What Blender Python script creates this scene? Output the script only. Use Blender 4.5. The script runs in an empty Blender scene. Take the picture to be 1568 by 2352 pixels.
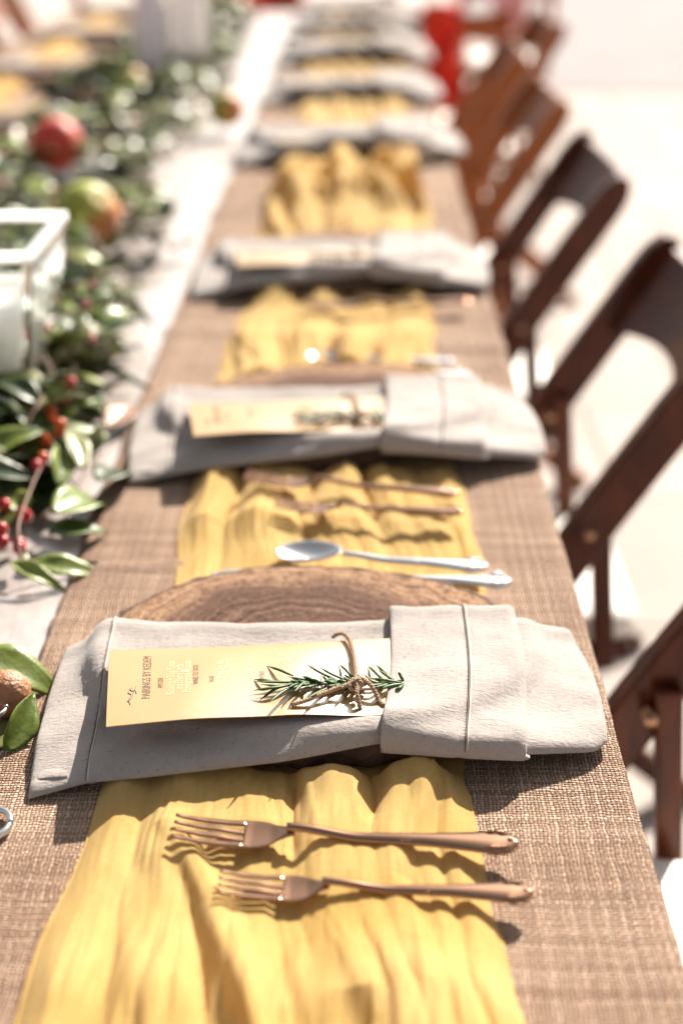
import bpy, bmesh, math, random
import numpy as np
from mathutils import Vector, Matrix, noise

random.seed(7); RNG = np.random.default_rng(7)
sc = bpy.context.scene
C = sc.collection
R = math.radians
T = 0.75                      # table top height
CAMZ = T + 0.522
PITCH, YAW, F = R(24.95), R(0.763), 3267.0     # F in pixels of a 1568 x 2352 picture

# ------------------------------------------------------------ camera, world, sun
cd = bpy.data.cameras.new('camera'); cam = bpy.data.objects.new('camera', cd); C.objects.link(cam)
cam.location = (0, 0, CAMZ)
cam.rotation_euler = (R(90) - PITCH, 0, YAW)
cd.sensor_fit = 'VERTICAL'; cd.sensor_height = 36; cd.sensor_width = 24; cd.lens = 50
cd.clip_start = 0.02; cd.clip_end = 500
cd.dof.use_dof = True; cd.dof.focus_distance = 0.89; cd.dof.aperture_fstop = 2.8
sc.camera = cam

SUN_EL, SUN_AZ = 35.0, 23.0      # azimuth measured from +Y (away from camera) towards +X
w = bpy.data.worlds.new('World'); sc.world = w; w.use_nodes = True
nt = w.node_tree; bg = nt.nodes['Background']
sky = nt.nodes.new('ShaderNodeTexSky'); sky.sky_type = 'NISHITA'; sky.sun_disc = False
sky.sun_elevation = R(SUN_EL); sky.sun_rotation = R(SUN_AZ)
sky.air_density = 1.2; sky.dust_density = 2.8; sky.ozone_density = 0.6
hs = nt.nodes.new('ShaderNodeHueSaturation'); hs.inputs['Saturation'].default_value = 0.25
nt.links.new(sky.outputs[0], hs.inputs['Color']); nt.links.new(hs.outputs[0], bg.inputs[0])
bg.inputs[1].default_value = 0.050
sl = bpy.data.lights.new('sun', 'SUN'); sl.energy = 5.0; sl.angle = R(0.55); sl.color = (1.0, 0.915, 0.80)
sun = bpy.data.objects.new('sun', sl); C.objects.link(sun)
sdir = Vector((math.sin(R(SUN_AZ))*math.cos(R(SUN_EL)), math.cos(R(SUN_AZ))*math.cos(R(SUN_EL)), math.sin(R(SUN_EL))))
sun.rotation_euler = sdir.to_track_quat('Z', 'Y').to_euler(); sun.location = sdir*8
sc.view_settings.view_transform = 'Standard'; sc.view_settings.look = 'None'
sc.view_settings.exposure = 1.36; sc.view_settings.gamma = 1
sc.render.engine = 'CYCLES'
sc.cycles.max_bounces = 8; sc.cycles.transparent_max_bounces = 12
sc.cycles.sample_clamp_indirect = 6

# ------------------------------------------------------------ helpers
_cr = Matrix.Rotation(YAW, 3, 'Z') @ Matrix.Rotation(R(90)-PITCH, 3, 'X')
def at(px, py, h=0.0):
    """picture point -> world point on the plane h metres above the table top"""
    d = _cr @ Vector(((px-784)/F, -(py-1176)/F, -1))
    t = (T + h - CAMZ)/d.z
    return Vector((0, 0, CAMZ)) + d*t

def tag(o, label=None, cat=None, group=None, kind=None):
    if label: o['label'] = label
    if cat: o['category'] = cat
    if group: o['group'] = group
    if kind: o['kind'] = kind
    return o
def empty(name, loc=(0, 0, 0), rz=0):
    o = bpy.data.objects.new(name, None); C.objects.link(o); o.location = loc; o.rotation_euler = (0, 0, rz)
    o.empty_display_size = 0.05
    return o
def link(name, V, Fc, mat, parent=None, smooth=True, recalc=False):
    me = bpy.data.meshes.new(name); me.from_pydata([tuple(v) for v in V], [], [tuple(f) for f in Fc])
    if recalc:
        bm = bmesh.new(); bm.from_mesh(me); bmesh.ops.recalc_face_normals(bm, faces=bm.faces); bm.to_mesh(me); bm.free()
    if smooth: me.polygons.foreach_set('use_smooth', [True]*len(me.polygons))
    me.materials.append(mat); me.update()
    o = bpy.data.objects.new(name, me); C.objects.link(o)
    if parent: o.parent = parent
    return o
def copy_tree(o, parent=None):
    c = o.copy(); C.objects.link(c)
    if parent: c.parent = parent
    for ch in list(o.children): copy_tree(ch, c)
    return c

class MB:
    def __init__(s): s.V = []; s.F = []
    def add(s, V, Fc):
        n = len(s.V); s.V += [tuple(v) for v in V]; s.F += [tuple(i+n for i in f) for f in Fc]
    def rings(s, rings, caps=True, closed=True):
        n = len(s.V); k = len(rings[0])
        for r in rings: s.V += [tuple(v) for v in r]
        for i in range(len(rings)-1):
            for j in range(k if closed else k-1):
                a = n+i*k+j; b = n+i*k+(j+1) % k
                s.F.append((a, b, b+k, a+k))
        if caps and closed:
            s.F.append(tuple(n+j for j in range(k))[::-1]); s.F.append(tuple(n+(len(rings)-1)*k+j for j in range(k)))
    def tube(s, pts, rad, k=8, flat=1.0, up=None, caps=True):
        pts = [Vector(p) for p in pts]; m = len(pts)
        if not hasattr(rad, '__len__'): rad = [rad]*m
        u = Vector(up) if up else Vector((0, 0, 1)); rs = []
        for i, p in enumerate(pts):
            t = (pts[min(i+1, m-1)]-pts[max(i-1, 0)]).normalized()
            a = t.cross(u)
            if a.length < 1e-4: a = t.cross(Vector((1, 0, 0)))
            a.normalize(); b = a.cross(t).normalized()
            rs.append([p + a*math.cos(q)*rad[i] + b*math.sin(q)*rad[i]*flat for q in [2*math.pi*j/k for j in range(k)]])
        s.rings(rs, caps)
    def box(s, c, size, M=None):
        x, y, z = [v/2 for v in size]; V = []
        for i in (-1, 1):
            for j in (-1, 1):
                for l in (-1, 1):
                    v = Vector((i*x, j*y, l*z))
                    if M: v = M @ v
                    V.append(v+Vector(c))
        s.add(V, [(0,1,3,2), (4,6,7,5), (0,4,5,1), (2,3,7,6), (0,2,6,4), (1,5,7,3)])
    def grid(s, P):     # P[i][j]
        n = len(s.V); a = len(P); b = len(P[0])
        for r in P: s.V += [tuple(v) for v in r]
        for i in range(a-1):
            for j in range(b-1): s.F.append((n+i*b+j, n+i*b+j+1, n+(i+1)*b+j+1, n+(i+1)*b+j))
    def build(s, name, mat, parent=None, smooth=True, recalc=True, bevel=0, seg=2):
        o = link(name, s.V, s.F, mat, parent, smooth, recalc)
        if bevel:
            m = o.modifiers.new('b', 'BEVEL'); m.width = bevel; m.segments = seg; m.limit_method = 'ANGLE'; m.angle_limit = R(40)
            m.harden_normals = False
        return o
def spline(pts, n):
    """Catmull-Rom resample"""
    P = [Vector(p) for p in pts]; P = [2*P[0]-P[1]] + P + [2*P[-1]-P[-2]]; out = []
    segs = len(P)-3
    for i in range(n):
        t = i/(n-1)*segs; k = min(int(t), segs-1); t -= k
        a, b, c, d = P[k:k+4]
        out.append(0.5*((2*b) + (c-a)*t + (2*a-5*b+4*c-d)*t*t + (3*b-a-3*c+d)*t**3))
    return out
def sstep(a, b, x):
    t = min(1, max(0, (x-a)/(b-a))); return t*t*(3-2*t)
def nz(x, y, z=0): return noise.noise(Vector((x, y, z)))
def npgrid(name, X, Y, Z, mat, parent=None):
    a, b = X.shape
    me = bpy.data.meshes.new(name); co = np.stack([X, Y, Z], -1).reshape(-1, 3).astype(np.float32)
    me.vertices.add(a*b); me.vertices.foreach_set('co', co.ravel())
    i, j = np.meshgrid(np.arange(a-1), np.arange(b-1), indexing='ij')
    q = np.stack([i*b+j, i*b+j+1, (i+1)*b+j+1, (i+1)*b+j], -1).reshape(-1, 4)
    me.loops.add(q.size); me.loops.foreach_set('vertex_index', q.ravel().astype(np.int32))
    me.polygons.add(len(q)); me.polygons.foreach_set('loop_start', np.arange(0, q.size, 4, dtype=np.int32))
    me.polygons.foreach_set('use_smooth', np.ones(len(q), dtype=bool))
    me.update(calc_edges=True); me.validate(); me.materials.append(mat)
    o = bpy.data.objects.new(name, me); C.objects.link(o)
    if parent: o.parent = parent
    return o
class VN:                                   # smooth numpy value noise
    def __init__(s, seed): s.t = np.random.default_rng(seed).random((64, 64))*2-1
    def __call__(s, x, y):
        xi = np.floor(x).astype(int); yi = np.floor(y).astype(int); fx = x-xi; fy = y-yi
        fx = fx*fx*(3-2*fx); fy = fy*fy*(3-2*fy); g = lambda a, b: s.t[a % 64, b % 64]
        return (g(xi, yi)*(1-fx)+g(xi+1, yi)*fx)*(1-fy) + (g(xi, yi+1)*(1-fx)+g(xi+1, yi+1)*fx)*fy

# ------------------------------------------------------------ materials
class Mat:
    def __init__(s, name):
        s.m = bpy.data.materials.new(name); s.m.use_nodes = True; s.n = s.m.node_tree.nodes; s.l = s.m.node_tree.links
        s.p = s.n['Principled BSDF']; s.out = s.n['Material Output']
    def new(s, t, **k):
        n = s.n.new('ShaderNode'+t)
        for a, b in k.items(): setattr(n, a, b)
        return n
    def c(s, v, sock):
        if hasattr(v, 'is_output') or isinstance(v, bpy.types.NodeSocket): s.l.new(v, sock)
        else: sock.default_value = v
    def math(s, op, a, b=None, cc=None):
        n = s.new('Math', operation=op); s.c(a, n.inputs[0])
        if b is not None: s.c(b, n.inputs[1])
        if cc is not None: s.c(cc, n.inputs[2])
        return n.outputs[0]
    def coord(s, scale=(1, 1, 1), kind='Object', rot=(0, 0, 0)):
        t = s.new('TexCoord'); m = s.new('Mapping'); m.inputs['Scale'].default_value = scale; m.inputs['Rotation'].default_value = rot
        s.l.new(t.outputs[kind], m.inputs[0]); return m.outputs[0]
    def noise(s, vec, scale, detail=3, rough=.5, dist=0):
        n = s.new('TexNoise'); s.l.new(vec, n.inputs['Vector']); n.inputs['Scale'].default_value = scale
        n.inputs['Detail'].default_value = detail; n.inputs['Roughness'].default_value = rough; n.inputs['Distortion'].default_value = dist
        return n.outputs['Fac']
    def ramp(s, fac, stops):
        n = s.new('ValToRGB'); e = n.color_ramp.elements
        while len(e) < len(stops): e.new(0.5)
        for i, (p, c_) in enumerate(stops): e[i].position = p; e[i].color = (*c_, 1)
        s.l.new(fac, n.inputs[0]); return n.outputs[0]
    def mix(s, f, a, b, mode='MIX'):
        n = s.new('Mix', data_type='RGBA', blend_type=mode); s.c(f, n.inputs[0])
        s.c(a if not isinstance(a, tuple) else (*a, 1), n.inputs[6]); s.c(b if not isinstance(b, tuple) else (*b, 1), n.inputs[7])
        return n.outputs[2]
    def bump(s, h, dist, strength=1.0, normal=None):
        n = s.new('Bump'); s.l.new(h, n.inputs['Height']); n.inputs['Distance'].default_value = dist; n.inputs['Strength'].default_value = strength
        if normal: s.l.new(normal, n.inputs['Normal'])
        return n.outputs[0]
    def set(s, **k):
        for a, b in k.items():
            sock = s.p.inputs[a.replace('_', ' ')]
            if isinstance(b, tuple) and len(b) == 3: b = (*b, 1)
            s.c(b, sock)
        return s
def simple(name, col, rough=.5, metal=0, coat=0, var=.12, vs=40, bump=0, bs=200):
    m = Mat(name); v = m.coord(); f = m.noise(v, vs, 4)
    lo = tuple(c*(1-var) for c in col); hi = tuple(min(1, c*(1+var)) for c in col)
    m.set(Base_Color=m.ramp(f, [(.3, lo), (.7, hi)]), Roughness=rough, Metallic=metal, Coat_Weight=coat)
    if bump: m.set(Normal=m.bump(m.noise(v, bs, 3), bump))
    return m.m

def burlap():
    m = Mat('burlap'); v = m.coord()
    p = 0.0023
    # wandering threads
    wob = m.new('TexNoise'); m.l.new(v, wob.inputs['Vector']); wob.inputs['Scale'].default_value = 38; wob.inputs['Detail'].default_value = 3
    sub = m.new('VectorMath', operation='SUBTRACT'); m.l.new(wob.outputs['Color'], sub.inputs[0]); sub.inputs[1].default_value = (.5, .5, .5)
    scl = m.new('VectorMath', operation='SCALE'); m.l.new(sub.outputs[0], scl.inputs[0]); scl.inputs['Scale'].default_value = .0048
    add = m.new('VectorMath', operation='ADD'); m.l.new(v, add.inputs[0]); m.l.new(scl.outputs[0], add.inputs[1])
    wb2 = m.new('TexNoise'); m.l.new(v, wb2.inputs['Vector']); wb2.inputs['Scale'].default_value = 170; wb2.inputs['Detail'].default_value = 2
    s2 = m.new('VectorMath', operation='SUBTRACT'); m.l.new(wb2.outputs['Color'], s2.inputs[0]); s2.inputs[1].default_value = (.5, .5, .5)
    c2 = m.new('VectorMath', operation='SCALE'); m.l.new(s2.outputs[0], c2.inputs[0]); c2.inputs['Scale'].default_value = .0030
    a2 = m.new('VectorMath', operation='ADD'); m.l.new(add.outputs[0], a2.inputs[0]); m.l.new(c2.outputs[0], a2.inputs[1])
    sep = m.new('SeparateXYZ'); m.l.new(a2.outputs[0], sep.inputs[0])
    u = m.math('DIVIDE', sep.outputs[0], p); w_ = m.math('DIVIDE', sep.outputs[1], p)
    fu = m.math('FLOOR', u); fw = m.math('FLOOR', w_)
    pu = m.math('SINE', m.math('MULTIPLY', m.math('FRACT', u), math.pi))       # thread profile
    pw = m.math('SINE', m.math('MULTIPLY', m.math('FRACT', w_), math.pi))
    su = m.math('SINE', m.math('MULTIPLY', m.math('ADD', w_, fu), math.pi))     # over / under
    sw = m.math('MULTIPLY', m.math('SINE', m.math('MULTIPLY', m.math('ADD', u, fw), math.pi)), -1)
    hu = m.math('MULTIPLY', m.math('POWER', pu, .6), m.math('MULTIPLY_ADD', su, .5, .55))
    hw = m.math('MULTIPLY', m.math('POWER', pw, .6), m.math('MULTIPLY_ADD', sw, .5, .55))
    h = m.math('MAXIMUM', hu, hw)
    wn = m.new('TexWhiteNoise', noise_dimensions='1D'); m.l.new(fu, wn.inputs['W'])
    wn2 = m.new('TexWhiteNoise', noise_dimensions='1D'); m.l.new(m.math('ADD', fw, .37), wn2.inputs['W'])
    isu = m.math('GREATER_THAN', hu, hw)
    tv = m.math('ADD', m.math('MULTIPLY', isu, wn.outputs[0]), m.math('MULTIPLY', m.math('SUBTRACT', 1, isu), wn2.outputs[0]))
    fib = m.noise(v, 900, 3, .7); big = m.noise(v, 11, 3)
    tv2 = m.math('ADD', m.math('MULTIPLY', tv, .28), m.math('ADD', m.math('MULTIPLY', fib, .35), m.math('MULTIPLY', big, .35)))
    col = m.ramp(tv2, [(.20, (.17, .088, .05)), (.42, (.37, .225, .145)), (.66, (.68, .48, .355))])
    gap = m.ramp(h, [(.22, (.03, .016, .01)), (.55, (1, 1, 1))])
    m.set(Base_Color=m.mix(1.0, col, gap, 'MULTIPLY'), Roughness=.85, Specular_IOR_Level=.2, Sheen_Weight=.10, Sheen_Roughness=.5)
    hh = m.math('ADD', h, m.math('MULTIPLY', fib, .25))
    m.set(Normal=m.bump(hh, .0028, 1.0)); return m.m
def gauze():
    m = Mat('gauze'); v = m.coord()
    n1 = m.noise(v, 14, 4); n2 = m.noise(m.coord((1, .16, 1)), 260, 3, .6); n3 = m.noise(m.coord((.25, 1, 1)), 600, 2)
    col = m.ramp(n1, [(.3, (.64, .41, .11)), (.7, (.80, .57, .22))])
    thr = m.ramp(m.math('ADD', m.math('MULTIPLY', n2, .6), m.math('MULTIPLY', n3, .4)), [(.35, (.88, .86, .80)), (.6, (1, 1, 1))])
    colm = m.mix(1.0, col, thr, 'MULTIPLY')
    sep = m.new('SeparateXYZ'); m.l.new(v, sep.inputs[0]); q = .00105
    a = m.math('ABSOLUTE', m.math('SINE', m.math('MULTIPLY', sep.outputs[0], math.pi/q)))
    b = m.math('ABSOLUTE', m.math('SINE', m.math('MULTIPLY', sep.outputs[1], math.pi/q)))
    weave = m.math('MAXIMUM', a, b)
    m.set(Base_Color=colm, Roughness=.8, Specular_IOR_Level=.2, Sheen_Weight=.15)
    nb = m.bump(m.math('ADD', weave, m.math('MULTIPLY', n2, .5)), .0004, .45)
    m.set(Normal=nb)
    tr = m.new('BsdfTranslucent'); m.l.new(m.mix(1.0, colm, (1, .80, .42), 'MULTIPLY'), tr.inputs[0]); ms = m.new('MixShader'); ms.inputs[0].default_value = .38
    m.l.new(m.p.outputs[0], ms.inputs[1]); m.l.new(tr.outputs[0], ms.inputs[2])
    tp = m.new('BsdfTransparent'); m2 = m.new('MixShader')
    hole = m.ramp(weave, [(.45, (.55, .55, .55)), (.62, (.04, .04, .04))])
    m.l.new(hole, m2.inputs[0]); m.l.new(ms.outputs[0], m2.inputs[1]); m.l.new(tp.outputs[0], m2.inputs[2])
    m.l.new(m2.outputs[0], m.out.inputs[0]); return m.m
def linen():
    m = Mat('linen'); v = m.coord()
    big = m.noise(v, 9, 3); slub = m.noise(m.coord((1, .22, 1)), 330, 4, .65); slub2 = m.noise(m.coord((.2, 1, 1)), 380, 3, .6)
    fl = m.noise(v, 1500, 2)
    col = m.ramp(m.math('ADD', m.math('MULTIPLY', big, .5), m.math('MULTIPLY', slub, .5)), [(.3, (.305, .264, .243)), (.7, (.405, .36, .335))])
    spk = m.ramp(m.noise(v, 420, 2, .5), [(.26, (.55, .5, .46)), (.33, (1, 1, 1))])
    m.set(Base_Color=m.mix(1, col, spk, 'MULTIPLY'), Roughness=.9, Specular_IOR_Level=.15, Sheen_Weight=.3)
    wr = m.noise(m.coord((1, 2.6, 1), rot=(0, 0, R(28))), 210, 4, .65, .5)
    h = m.math('ADD', m.math('ADD', m.math('MULTIPLY', slub, .4), m.math('MULTIPLY', slub2, .4)), m.math('MULTIPLY', wr, .9))
    m.set(Normal=m.bump(h, .0011, .8)); return m.m
def goldcard():
    m = Mat('gold_card'); v = m.coord(); n = m.noise(v, 500, 3, .6)
    m.set(Base_Color=(.40, .205, .030), Metallic=0.0, Roughness=m.math('MULTIPLY_ADD', n, .06, .38), Specular_IOR_Level=.1, Coat_Weight=1.0, Coat_Roughness=.29, Coat_IOR=2.7)
    m.set(Normal=m.bump(m.noise(m.coord((1, 3, 1)), 700, 2), .00012, .5)); return m.m
def slicewood():
    m = Mat('slice_wood'); v = m.coord()
    d = m.new('TexNoise'); m.l.new(v, d.inputs['Vector']); d.inputs['Scale'].default_value = 9; d.inputs['Detail'].default_value = 3
    sub = m.new('VectorMath', operation='SUBTRACT'); m.l.new(d.outputs['Color'], sub.inputs[0]); sub.inputs[1].default_value = (.5, .5, .5)
    scl = m.new('VectorMath', operation='SCALE'); m.l.new(sub.outputs[0], scl.inputs[0]); scl.inputs['Scale'].default_value = .075
    add = m.new('VectorMath', operation='ADD'); m.l.new(v, add.inputs[0]); m.l.new(scl.outputs[0], add.inputs[1])
    mp = m.new('Mapping'); mp.inputs['Scale'].default_value = (1, 1.2, 0); m.l.new(add.outputs[0], mp.inputs[0])
    ln = m.new('VectorMath', operation='LENGTH'); m.l.new(mp.outputs[0], ln.inputs[0]); r = ln.outputs['Value']
    rn = m.new('TexNoise', noise_dimensions='1D'); m.l.new(r, rn.inputs['W']); rn.inputs['Scale'].default_value = 210; rn.inputs['Detail'].default_value = 4
    rn.inputs['Roughness'].default_value = .7
    fine = m.noise(v, 260, 4, .7)
    f = m.math('ADD', m.math('MULTIPLY', rn.outputs['Fac'], .5), m.math('MULTIPLY', fine, .5))
    core = m.ramp(f, [(.36, (.038, .018, .012)), (.5, (.10, .054, .037)), (.66, (.19, .11, .078))])
    sap = m.ramp(m.math('ADD', m.math('MULTIPLY', f, .6), m.math('MULTIPLY', m.noise(v, 120, 4, .8), .4)), [(.40, (.07, .032, .018)), (.5, (.25, .145, .088)), (.62, (.42, .27, .17))])
    edge = m.ramp(m.math('ADD', r, m.math('MULTIPLY', m.noise(v, 30, 3), .02)), [(.105, (0, 0, 0)), (.128, (1, 1, 1))])
    m.set(Base_Color=m.mix(edge, core, sap), Roughness=.85, Specular_IOR_Level=.12, Normal=m.bump(f, .0030, .9)); return m.m
def tablewood():
    m = Mat('table_wood'); g = m.noise(m.coord((14, 1, 1)), 7, 5, .6, .4); g2 = m.noise(m.coord((60, 2, 1)), 9, 3)
    col = m.ramp(m.math('ADD', m.math('MULTIPLY', g, .7), m.math('MULTIPLY', g2, .3)), [(.3, (.06, .022, .010)), (.55, (.14, .058, .028)), (.75, (.20, .09, .045))])
    v = m.coord()
    m.set(Base_Color=col, Roughness=m.math('MULTIPLY_ADD', m.noise(v, 22, 4), .16, .46), Coat_Weight=1.0, Coat_Roughness=.28, Coat_IOR=2.4, IOR=2.4, Specular_IOR_Level=.9)
    m.set(Normal=m.bump(m.noise(v, 22, 4), .0030, .7)); return m.m
def chairwood(name='chair_wood', a=(.030, .005, .0015), b=(.115, .024, .006)):
    m = Mat(name); g = m.noise(m.coord((2, 2, .35)), 30, 5, .6, .6)
    col = m.ramp(g, [(.3, a), (.7, b)])
    m.set(Base_Color=col, Roughness=.45, Specular_IOR_Level=.15, Coat_Weight=.22, Coat_Roughness=.15, Normal=m.bump(g, .0006, .4)); return m.m
def ground_mat():
    m = Mat('paving'); v = m.coord()
    b = m.new('TexBrick'); m.l.new(v, b.inputs['Vector']); b.inputs['Scale'].default_value = 1.6
    b.inputs['Color1'].default_value = (.44, .39, .36, 1); b.inputs['Color2'].default_value = (.50, .45, .415, 1); b.inputs['Mortar'].default_value = (.25, .21, .18, 1)
    b.inputs['Mortar Size'].default_value = .012; b.inputs['Brick Width'].default_value = .9; b.inputs['Row Height'].default_value = .9
    n = m.ramp(m.noise(v, 3, 5), [(.3, (.86, .86, .86)), (.7, (1, 1, 1))])
    m.set(Base_Color=m.mix(1, b.outputs[0], n, 'MULTIPLY'), Roughness=.95, Specular_IOR_Level=.08, Normal=m.bump(m.noise(v, 60, 4), .004, .6)); return m.m
def leafmat(name, a, b, rough=.38):
    m = Mat(name); v = m.coord(); oi = m.new('Attribute', attribute_name='leafv')
    n = m.noise(v, 55, 4); f = m.math('ADD', m.math('MULTIPLY', n, .5), m.math('MULTIPLY', oi.outputs['Fac'], .6))
    col = m.ramp(f, [(.20, a), (.95, b)])
    m.set(Base_Color=col, Roughness=rough, Specular_IOR_Level=.42, Normal=m.bump(m.noise(v, 260, 3), .0006, .6))
    tr = m.new('BsdfTranslucent'); m.l.new(col, tr.inputs[0]); ms = m.new('MixShader'); ms.inputs[0].default_value = .25
    m.l.new(m.p.outputs[0], ms.inputs[1]); m.l.new(tr.outputs[0], ms.inputs[2]); m.l.new(ms.outputs[0], m.out.inputs[0]); return m.m
def metalmat(name='reflect_brown_metal', col=(.40, .225, .14)):  # default colour carries the brown of reflected surroundings
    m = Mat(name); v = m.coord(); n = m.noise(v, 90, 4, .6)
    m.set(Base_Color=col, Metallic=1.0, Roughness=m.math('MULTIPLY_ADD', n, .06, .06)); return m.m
def fruitmat(name, stops, rough=.55, bump=0):
    m = Mat(name); v = m.coord(); sep = m.new('SeparateXYZ'); m.l.new(v, sep.inputs[0])
    f = m.math('ADD', m.math('MULTIPLY_ADD', sep.outputs[0], 9.0, .5), m.math('MULTIPLY_ADD', m.noise(v, 18, 4), .5, -.25))
    m.set(Base_Color=m.ramp(f, stops), Roughness=rough, Subsurface_Weight=.05)
    if bump: m.set(Normal=m.bump(m.noise(v, 420, 2), bump, .8))
    return m.m
def milky(name, col, thin=False):
    m = Mat(name)
    if thin:
        m.set(Base_Color=col, Roughness=.4); tr = m.new('BsdfTranslucent'); tr.inputs[0].default_value = (*col, 1); ms = m.new('MixShader'); ms.inputs[0].default_value = .62
        m.l.new(m.p.outputs[0], ms.inputs[1]); m.l.new(tr.outputs[0], ms.inputs[2]); m.l.new(ms.outputs[0], m.out.inputs[0]); return m.m
    m.set(Base_Color=col, Roughness=.5, Subsurface_Weight=1.0, Subsurface_Scale=.10); m.p.inputs['Subsurface Radius'].default_value = (1, .95, .9)
    return m.m
def glassmat():
    m = Mat('clear_glass'); m.set(Base_Color=(.93, .96, .95), Roughness=.03, Transmission_Weight=1.0, IOR=1.45); return m.m
def twinemat():
    m = Mat('twine'); v = m.coord(); n = m.noise(v, 900, 4, .7)
    m.set(Base_Color=m.ramp(n, [(.3, (.30, .19, .12)), (.7, (.58, .42, .29))]), Roughness=.9, Normal=m.bump(n, .0006, .8)); return m.m

M = dict(burlap=burlap(), gauze=gauze(), linen=linen(), card=goldcard(), slice=slicewood(), table=tablewood(), chair=chairwood(), sun_tinted=chairwood('sun_tinted_wood', (.20, .050, .010), (.36, .105, .022)),  # last one: chair wood again, sunlight put in as lighter orange
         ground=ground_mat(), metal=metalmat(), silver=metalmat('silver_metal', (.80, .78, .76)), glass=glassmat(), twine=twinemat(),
         bark=simple('bark', (.075, .042, .026), .95, var=.5, vs=60, bump=.004, bs=140),
         inkw=simple('white_ink', (.62, .49, .30), .6, var=.03), inkd=simple('dark_ink', (.07, .05, .04), .5, var=.05),
         thread=simple('hem_thread', (.17, .14, .12), .9), hemlight=simple('hem_ridge', (.5, .45, .41), .9),
         pad=simple('seat_vinyl', (.74, .69, .63), .55, var=.05, vs=8),
         path=simple('grey_patch', (.235, .212, .215), .95, var=.1, vs=2.5, bump=.004, bs=60),
         wax=milky('candle_wax', (.86, .83, .80)),
         leaf=leafmat('leaf_dark', (.012, .032, .006), (.11, .16, .020)),
         leafl=leafmat('leaf_light', (.11, .16, .02), (.32, .37, .08)),
         leafo=leafmat('leaf_olive', (.10, .11, .03), (.24, .24, .08)),
         leafb=leafmat('leaf_brown', (.18, .06, .02), (.36, .16, .06)),
         rosem=leafmat('rosemary_green', (.05, .11, .025), (.20, .30, .09), .5),
         stem=simple('stem_brown', (.20, .11, .08), .7), gstem=simple('stem_green', (.30, .33, .13), .6),
         berry=simple('berry_red', (.48, .03, .03), .25, var=.3, vs=60), berryo=simple('berry_orange', (.72, .12, .02), .25, var=.3, vs=60),
         red=simple('red_cloth', (.75, .035, .015), .8, var=.2, vs=12), pink=simple('pink_cloth', (.72, .36, .36), .8),
         pear=fruitmat('pear_skin', [(.25, (.30, .33, .04)), (.5, (.42, .34, .06)), (.75, (.62, .22, .07))]),
         apple=fruitmat('apple_skin', [(.2, (.50, .03, .02)), (.7, (.62, .06, .03))]),
         kiwi=fruitmat('brown_fruit_skin', [(.2, (.24, .10, .04)), (.7, (.36, .16, .07))], .5, .002),
         pole=milky('lavender_glass', (.84, .82, .86), True), frost=milky('white_glass', (.92, .90, .90), True))

# ------------------------------------------------------------ setting: ground, darker grey patch
def sheet(name, x0, x1, y0, y1, z, mat):
    mb = MB(); mb.grid([[(x, y, z) for x in (x0, x1)] for y in (y0, y1)])
    return tag(mb.build(name, mat, smooth=False, recalc=False), kind='structure')
sheet('ground', -90, 90, -60, 160, 0, M['ground'])
sheet('path', .9, 30, 8.5, 22, .006, M['path'])  # flat ground patch, darker and greyer than the paving

# ------------------------------------------------------------ table
EX = .1675; LX = -1.035; Y0 = .15; Y1 = 5.35
tb = empty('banquet_table', ((EX+LX)/2, (Y0+Y1)/2, 0))
tag(tb, 'long brown varnished wooden banquet table carrying every place setting', 'table')
tb_inv = Vector(tb.location)
def rel(v): return tuple(Vector(v)-tb_inv)
mb = MB()
r = .12; out = []
for cx, cy, a0 in ((EX-r, Y1-r, 0), (LX+r, Y1-r, 90), (LX+.01, Y0+.01, 180), (EX-.01, Y0+.01, 270)):
    rr = r if cy > 1 else .01
    for k in range(7):
        a = R(a0+k*15); out.append((cx+rr*math.cos(a), cy+rr*math.sin(a)))
rings = []
for dz, ins in ((-.030, .004), (-.028, 0), (-.004, 0), (-.0012, .0012), (0, .004)):
    rg = []
    for (x, y) in out:
        cx, cy = (EX+LX)/2, (Y0+Y1)/2
        rg.append(rel((x-math.copysign(ins, x-cx), y-math.copysign(ins, y-cy), T+dz)))
    rings.append(rg)
mb.rings(rings); top = mb.build('tabletop', M['table'], tb, smooth=False)
mb = MB()
for x in (EX-.10, LX+.10): mb.box(rel((x, (Y0+Y1)/2, T-.075)), (.022, Y1-Y0-.3, .085))
for y in (Y0+.16, Y1-.16): mb.box(rel(((EX+LX)/2, y, T-.075)), (EX-LX-.24, .022, .085))
mb.build('apron', M['table'], tb, smooth=False)
for y in (.5, 2.7, 5.1):
    for x in (EX-.22, LX+.22):
        mb = MB(); mb.box(rel((x, y, (T-.031)/2)), (.06, .06, T-.032)); mb.build('leg', M['table'], tb, smooth=False, bevel=.004)

# ------------------------------------------------------------ burlap runners
def runner(name, x0, x1, y0, y1, label, seed, h0=.0022):
    xs = np.linspace(0, 1, 90); ys = np.linspace(y0, y1, 900)
    S, Y = np.meshgrid(xs, ys); n = VN(seed); n2 = VN(seed+9)
    X0 = x0 + .003*n(Y*9, Y*0+3) + .0012*n2(Y*60, Y*0); X1 = x1 + .0012*n(Y*7, Y*0+8) + .0004*n2(Y*60, Y*0+5)
    X = X0+(X1-X0)*S
    Z = T + h0 + .0011*(n(X*16, Y*9)+1) + .0007*(n2(X*50, Y*40)+1)
    Z += .0035*np.exp(-((Y-1.00-.05*S)/.008)**2)*(S < .55) + .006*np.exp(-((Y-2.22-.05*S)/.02)**2) + .005*np.exp(-((Y-1.62+.06*S)/.02)**2)
    edge = np.minimum(S, 1-S)*(x1-x0); Z -= (.0016*np.exp(-edge/.003))
    o = npgrid(name, X, Y, Z, M['burlap'])
    m = o.modifiers.new('s', 'SOLIDIFY'); m.thickness = .0018; m.offset = -1
    return tag(o, label, 'table runner', 'burlap runners on the table')
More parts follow.
